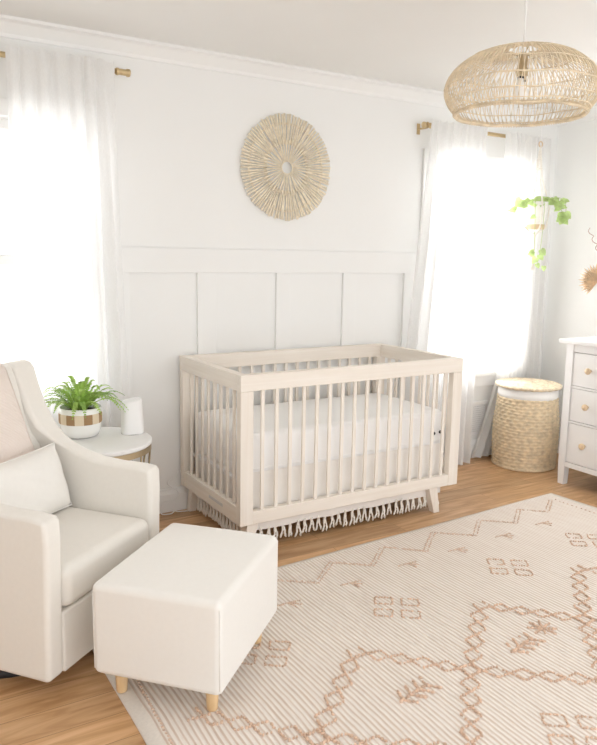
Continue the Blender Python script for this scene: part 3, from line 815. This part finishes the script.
# ------------------------------------------------------------------ hanging planter
gx, gy = 2.82, -.235
mh = thing('macrame_hanger', 'cream macrame plant hanger suspended near the corner', 'plant hanger', (gx, gy, 0))
bm = bmesh.new(); tube(bm, [(0, 0, H), (0, 0, H-.03)], .006, 8); tube(bm, [(.014*math.cos(t), 0, H-.043+.014*math.sin(t)) for t in [2*PI*i/16 for i in range(16)]], .0025, 6, True); obj('ceiling_hook', bm, M['white'], mh)
bm = bmesh.new(); tube(bm, [(0, 0, H-.056), (0, 0, 2.19)], .003, 6); obj('hanging_line', bm, M['cable'], mh, True)
bm = bmesh.new(); tube(bm, [(.017*math.cos(t), 0, 2.178+.017*math.sin(t)) for t in [2*PI*i/20 for i in range(20)]], .004, 6, True); obj('top_ring', bm, M['knobw'], mh, True)
for k in range(4):
    a = PI/4+k*PI/2+.35; d = V((math.cos(a), math.sin(a), 0))
    pts = smoothline([V((0, 0, 2.165)), d*.012+V((0, 0, 2.08)), d*.030+V((0, 0, 1.95)), d*.082+V((0, 0, 1.80)), d*.088+V((0, 0, 1.72)), d*.072+V((0, 0, 1.635)), d*.03+V((0, 0, 1.605)), V((0, 0, 1.585))], 6)
    bm = bmesh.new(); tube(bm, pts, .0048, 6)
    for i in range(0, len(pts)-8, 3): tube(bm, [pts[i]-V((0, 0, .006)), pts[i], pts[i]+V((0, 0, .006))], [.005, .0085, .005], 6)
    obj('cord', bm, M['cordw'], mh, True)
bm = bmesh.new(); tube(bm, [(0, 0, 1.605), (0, 0, 1.59), (0, 0, 1.57), (0, 0, 1.44), (0, 0, 1.42)], [.010, .016, .008, .008, .012], 8); obj('gathering_knot', bm, M['cordw'], mh, True)
bm = bmesh.new()
for i in range(16):
    a = i*2.4; r = .012*math.sqrt(i/16); tube(bm, [(r*math.cos(a)*.6, r*math.sin(a)*.6, 1.425), (r*math.cos(a)*1.3, r*math.sin(a)*1.3, 1.345+.006*(i % 3))], .0026, 5)
obj('tassel', bm, M['cordw'], mh, True)

tp = thing('trailing_plant', 'trailing pale green vine plant in white hanging pot', 'plant', (gx, gy, 1.618))
obj('pot', LA([(0, 0), (.050, 0), (.056, .006), (.070, .10), (.078, .175), (.081, .18), (.076, .185), (.071, .18), (.068, .16), (0, .155)], 36), M['ceramic'], tp, True)
bm = bmesh.new(); lathe(bm, [(.0555, .002), (.0585, .006), (.0625, .035), (.0595, .037)], 36); obj('pot_base_band', bm, M['knobw'], tp, True)
obj('soil', LA([(0, .165), (.067, .160), (.067, .155), (0, .155)], 20), M['soil'], tp, True)
rnd = random.Random(31)
def leaf_bm(size, pos, nrm, tip):
    bm = bmesh.new(); n = V(nrm).normalized(); t = V(tip); t = (t-n*t.dot(n)).normalized(); s = n.cross(t)
    out = [(0, 0), (.28, -.10), (.47, .12), (.46, .42), (.28, .74), (0, 1.05), (-.28, .74), (-.46, .42), (-.47, .12), (-.28, -.10)]
    c = bm.verts.new(V(pos)+t*.4*size-n*.06*size); vv = [bm.verts.new(V(pos)+(s*x+t*y)*size+n*(.10*abs(x)*size-.10*y*y*size)) for x, y in out]
    for i in range(len(vv)): bm.faces.new((c, vv[i], vv[(i+1) % len(vv)]))
    return bm
def vine(pts, size, gap=2, leaves=True):
    P = smoothline(pts, 5); bm = bmesh.new(); tube(bm, P, .0018, 5); vn = obj('vine', bm, M['ivystem'], tp, True)
    for i in range(gap, len(P), gap):
        if not leaves: break
        d = (P[i]-P[i-1]).normalized(); a = rnd.uniform(0, 6.28)
        tip = d*.4+V((math.cos(a), math.sin(a), -.5)); nrm = V((-.55+rnd.uniform(-.5, .5), -.65+rnd.uniform(-.5, .5), .55+rnd.uniform(-.3, .4)))
        obj('leaf', leaf_bm(size*rnd.uniform(.75, 1.2), P[i], nrm, tip), M['ivy'], vn, True, recalc=False)
e0 = V((.85, -.52, 0)); f0 = V((-.52, -.85, 0))           # across and toward the room
def pp(a, b, z): return e0*a+f0*b+V((0, 0, z))
vine([pp(.0, .0, .165), pp(-.05, .03, .19), pp(-.10, .04, .18), pp(-.145, .04, .14), pp(-.15, .04, .11)], .05, 3)
vine([pp(.0, .0, .165), pp(-.03, .05, .19), pp(-.08, .08, .18), pp(-.12, .09, .14)], .05, 3)
vine([pp(.0, .0, .165), pp(.06, .03, .20), pp(.12, .03, .19), pp(.17, .03, .19), pp(.19, .03, .13), pp(.16, .03, .07)], .055, 3)
vine([pp(.02, .0, .165), pp(.08, .05, .20), pp(.13, .05, .17), pp(.165, .04, .11), pp(.17, .04, .05)], .055, 3)
vine([pp(.02, .02, .165), pp(.08, .0, .21), pp(.15, .0, .215), pp(.185, .0, .20)], .042, 3)
for k in range(12):
    a = k*2.4; r = .02+.04*(k/12); b = pp(r*math.cos(a), r*math.sin(a), .165)
    vine([b, b*1.15+V((0, 0, -.006)), b*1.5+V((0, 0, -.085+.02*(k % 3)))], .047, 4)
vine([pp(-.02, .05, .17), pp(-.04, .095, .18), pp(-.035, .10, .06), pp(-.03, .095, -.08), pp(-.025, .09, -.17)], .045, 9, True)
vine([pp(.01, .06, .17), pp(.02, .10, .17), pp(.02, .10, .03), pp(.018, .09, -.11), pp(.01, .08, -.2), pp(.0, .08, -.245)], .05, 5, False)
for (a, b, z, s) in ((-.045, .09, -.145, .035), (.02, .09, -.13, .05), (-.005, .085, -.185, .05), (.012, .085, -.165, .045), (.05, .08, -.24, .036), (.0, .085, -.225, .035), (-.03, .09, -.16, .03)):
    obj('leaf', leaf_bm(s, pp(a, b, z), (-.5+rnd.uniform(-.3, .3), -.7, .4), V((rnd.uniform(-1, 1), 0, -.8))), M['ivy'], tp, True, recalc=False)
# two broad leaves the photo shows at the sides
obj('leaf', leaf_bm(.078, pp(.19, .04, .10), (-.5, -.75, .35), e0*-.75+V((0, 0, -.55))), M['ivy'], tp, True, recalc=False)
obj('leaf', leaf_bm(.07, pp(-.12, .05, .20), (-.5, -.75, .35), e0*-.55+V((0, 0, -.75))), M['ivy'], tp, True, recalc=False)

# ------------------------------------------------------------------ rug
FL, FR, NR, NL = V((-.485, -1.005, 0)), V((2.413, -.849, 0)), V((2.58, -3.45, 0)), V((-.555, -3.45, 0))
RZ = .013
def rugpt(u, v, z):
    p = FL.lerp(FR, u).lerp(NL.lerp(NR, u), v)
    w = .006*math.sin(v*14)*(1-u)+.004*math.sin(u*16)*(1-v)
    return V((p.x-w, p.y+.4*w, z))
rg = thing('rug', 'large cream woven rug with raised blush diamond pattern on the floor', 'rug', (0, 0, 0))
rim = .016
bm = sheet_grid(lambda u, v: rugpt(rim+(1-2*rim)*u, rim*.6+(1-1.2*rim)*v, RZ), 60, 50, (2.95, 2.5))
obj('woven_field', bm, M['rug'], rg, True, recalc=False)
bm = bmesh.new(); N_ = 60; loop = []
for k in range(N_): loop.append((k/N_, 0))
for k in range(N_): loop.append((1, k/N_))
for k in range(N_): loop.append((1-k/N_, 1))
for k in range(N_): loop.append((0, 1-k/N_))
q_ = lambda u, v: (rim+(1-2*rim)*u, rim*.6+(1-1.2*rim)*v)
ri = [bm.verts.new(rugpt(*q_(u, v), RZ)) for u, v in loop]; ro = [bm.verts.new(rugpt(u, v, RZ-.002)) for u, v in loop]; rb = [bm.verts.new(rugpt(u, v, .0005)) for u, v in loop]
n_ = len(loop)
for i in range(n_):
    j = (i+1) % n_; bm.faces.new((ri[i], ri[j], ro[j], ro[i])); bm.faces.new((ro[i], ro[j], rb[j], rb[i]))
obj('selvedge', bm, M['selv'], rg, True)
rnd = random.Random(77)
ICO = bmesh.new(); bmesh.ops.create_icosphere(ICO, subdivisions=1, radius=1)
icov = [v_.co.copy() for v_ in ICO.verts]; icof = [[v_.index for v_ in f.verts] for f in ICO.faces]
def blob(bm, x, y, r, h, a):
    c, s = math.cos(a), math.sin(a); vs_ = []
    for p in icov:
        px, py = p.x*r*1.35, p.y*r*.85
        vs_.append(bm.verts.new((x+px*c-py*s, y+px*s+py*c, RZ+.001+p.z*h+h*.3)))
    for f in icof: bm.faces.new([vs_[i] for i in f])
def tuftline(bm, pts, step=.0125, r=.0058, h=.0055, jit=.002, skip=.06):
    for (a, b) in zip(pts[:-1], pts[1:]):
        a, b = V((*a, 0)), V((*b, 0)); L_ = (b-a).length; n = max(1, int(L_/step)); d = (b-a).normalized(); ang_ = math.atan2(d.y, d.x)
        for i in range(n):
            if rnd.random() < skip: continue
            p = a.lerp(b, (i+.5)/n); blob(bm, p.x+rnd.uniform(-jit, jit), p.y+rnd.uniform(-jit, jit), r*rnd.uniform(.8, 1.25), h*rnd.uniform(.7, 1.2), ang_+rnd.uniform(-.5, .5)+.5)
def tuft_part(name, lines, m=None, **k):
    bm = bmesh.new()
    for l in lines: tuftline(bm, l, **k)
    if bm.faces: return obj(name, bm, m or M['tuft'], rg, True, recalc=False)
    bm.free()
# stepped zigzag along the far edge
zz = [(-.44, -1.10), (-.345, -1.20), (-.18, -1.075), (-.03, -1.195), (.15, -1.05), (.19, -1.19), (.348, -1.073)][:0] + \
     [(-.300, -1.115), (-.158, -1.215), (.025, -1.090), (.165, -1.195), (.345, -1.070), (.49, -1.176), (.66, -1.033), (.81, -1.153), (.983, -1.004), (1.134, -1.147), (1.327, -.985), (1.493, -1.118), (1.672, -.97), (1.817, -1.095), (1.995, -.958), (2.111, -1.059), (2.30, -.93)]
def offs(l, d): return [(x+d*.4, y-d) for x, y in l]
tuft_part('zigzag_border', [zz, offs(zz, .018)], M['tuft2'], step=.012, r=.0042, h=.003, skip=.15)
tuft_part('side_border', [[(2.325, -.94), (2.36, -1.6), (2.42, -2.6)]], M['tuft2'], step=.028, r=.0050, h=.003, skip=.0)
tuft_part('side_border', [[(-.415, -1.30), (-.44, -1.8), (-.47, -2.6)]], M['tuft2'], step=.016, r=.0050, h=.003, skip=.1)
# sprigs under each peak
def sprig(cx, cy, s=.055):
    ls = []
    for a in (-.3, -.95, -1.6, 2.9): ls.append([(cx, cy), (cx+s*math.cos(a+.25), cy+s*math.sin(a+.25))])
    tuft_part('sprig_motif', ls, M['tuft2'], step=.009, r=.0042, h=.004, skip=0)
for (x, y) in ((.618, -1.26), (.29, -1.285), (.966, -1.225), (1.286, -1.215), (1.625, -1.195), (1.946, -1.175), (-.04, -1.33)): sprig(x, y)
# blocks of four little squares, set on the diagonal
def squares(cx, cy, r=.036, g=.052):
    ux, uy = V((.80, -.60, 0)), V((-.60, -.78, 0))
    for a in (-1, 1):
        for b in (-1, 1):
            c_ = V((cx, cy, 0))+ux*a*g*1.05+uy*b*g
            k = [c_+ux*r*i+uy*r*.8*j for i, j in ((-1, -1), (1, -1), (1, 1), (-1, 1), (-1, -1))]
            tuft_part('square_motif', [[(p.x, p.y) for p in k]], M['tuft'], step=.0115, r=.0046, h=.0045, skip=.06)
for (x, y) in ((1.357, -1.487), (.655, -1.535), (.02, -1.56), (1.955, -1.455), (.632, -2.42), (1.29, -2.36)): squares(x, y)
# lattice of diamond chains
def chain(a, b, n):
    a, b = V((*a, 0)), V((*b, 0)); d = b-a; s = V((-d.y, d.x, 0)).normalized()*.034
    l1, l2 = [], []
    for i in range(n+1):
        p = a+d*(i/n); o_ = s*(1 if i % 2 else -1); l1.append(((p+o_).x, (p+o_).y)); l2.append(((p-o_).x, (p-o_).y))
    tuft_part('diamond_band', [l1, l2], M['tuft'], step=.0118, r=.0048, h=.0060, skip=.06)
pk = lambda k: (.314+.655*k, -1.725+.035*k if k < 2 else -1.655)
jn = lambda k: (-.065+.655*k, -2.05+.035*k)
r3 = lambda k: (.29+.655*k, -2.325+.03*k)
for k in range(-1, 4):
    if k >= 0: chain(pk(k), jn(k), 5)
    chain(pk(k), jn(k+1), 5)
    chain(jn(k+1), r3(k), 5)
    if k < 3: chain(jn(k+1), r3(k+1), 5)
# stars and fish-bone motifs inside the lattice cells
def star(cx, cy, s=.058):
    tuft_part('star_motif', [[(cx-s*math.cos(a), cy-s*math.sin(a)), (cx+s*math.cos(a), cy+s*math.sin(a))] for a in (.2, .98, 1.77, 2.55)], M['tuft'], step=.012, r=.0058, h=.006)
def bone(cx, cy, s=.075):
    ax = V((.93, .20, 0)).normalized(); sd = V((-ax.y, ax.x, 0)); c_ = V((cx, cy, 0)); ls = [[c_-ax*s, c_+ax*s]]
    for t in (-.8, -.25, .3, .8):
        for g in (-1, 1): ls.append([c_+ax*s*t, c_+ax*s*(t+.38)+sd*g*.045])
    tuft_part('leaf_motif', [[(p.x, p.y) for p in l] for l in ls], M['tuft'], step=.012, r=.0062, h=.0065)
for (x, y) in ((1.040, -1.945), (1.70, -1.93)): star(x, y)
for (x, y) in ((.875, -1.992), (.335, -2.02), (1.52, -1.97)): bone(x, y)

# ------------------------------------------------------------------ white cable by the baseboard
bm = bmesh.new()
tube(bm, smoothline([(.335, -.014, .235), (.30, -.02, .20), (.256, -.022, .172), (.285, -.024, .14), (.318, -.026, .108), (.300, -.03, .07), (.232, -.034, .074), (.212, -.036, .03), (.214, -.045, .005), (.26, -.06, .004), (.285, -.05, .012), (.31, -.045, .004), (.36, -.06, .004)], 6), .0028, 6)
tag(obj('power_cable', bm, M['cable'], None, True), 'thin white cable looping down the baseboard beside the crib', 'cable')

# ------------------------------------------------------------------ light
w = bpy.data.worlds.new('World'); bpy.context.scene.world = w; w.use_nodes = True
bg = w.node_tree.nodes['Background']; bg.inputs[0].default_value = (.975, .985, 1.0, 1); bg.inputs[1].default_value = 1.30
def area(name, loc, rot, sx, sy, energy, col=(1, 1, 1)):
    l = bpy.data.lights.new(name, 'AREA'); l.shape = 'RECTANGLE'; l.size = sx; l.size_y = sy; l.energy = energy; l.color = col
    o = bpy.data.objects.new(name, l); C.objects.link(o); o.location = loc; o.rotation_euler = rot; return o
# daylight standing outside each window, pointing in
area('daylight_left_window', (-.65, .75, 1.5), (-PI/2, 0, 0), 2.0, 2.2, 32, (1, .995, .985))
area('daylight_right_window', (2.55, .75, 1.5), (-PI/2, 0, 0), 2.0, 2.2, 110, (1, .995, .985))

# ------------------------------------------------------------------ camera (solved from the room's lines)
cam = bpy.data.cameras.new('camera'); co = bpy.data.objects.new('camera', cam); C.objects.link(co)
yaw, pitch, roll, f = .549, .161, .017, 721.4
fw = V((math.sin(yaw)*math.cos(pitch), math.cos(yaw)*math.cos(pitch), -math.sin(pitch)))
rt = V((math.cos(yaw), -math.sin(yaw), 0)); up = rt.cross(fw)
c, s = math.cos(roll), math.sin(roll)
X, Y = rt*c+up*s, up*c-rt*s
m4 = Matrix((X, Y, -fw)).transposed().to_4x4(); m4.translation = V((-1.134, -3.66, 1.422)); co.matrix_world = m4
cam.sensor_fit = 'VERTICAL'; cam.sensor_height = 24; cam.lens = f/745*24; cam.clip_start = .05
sc = bpy.context.scene; sc.camera = co
sc.view_settings.view_transform = 'Standard'; sc.view_settings.look = 'None'; sc.view_settings.exposure = 0.70
sc.cycles.max_bounces = 10; sc.cycles.transparent_max_bounces = 16; sc.cycles.diffuse_bounces = 6
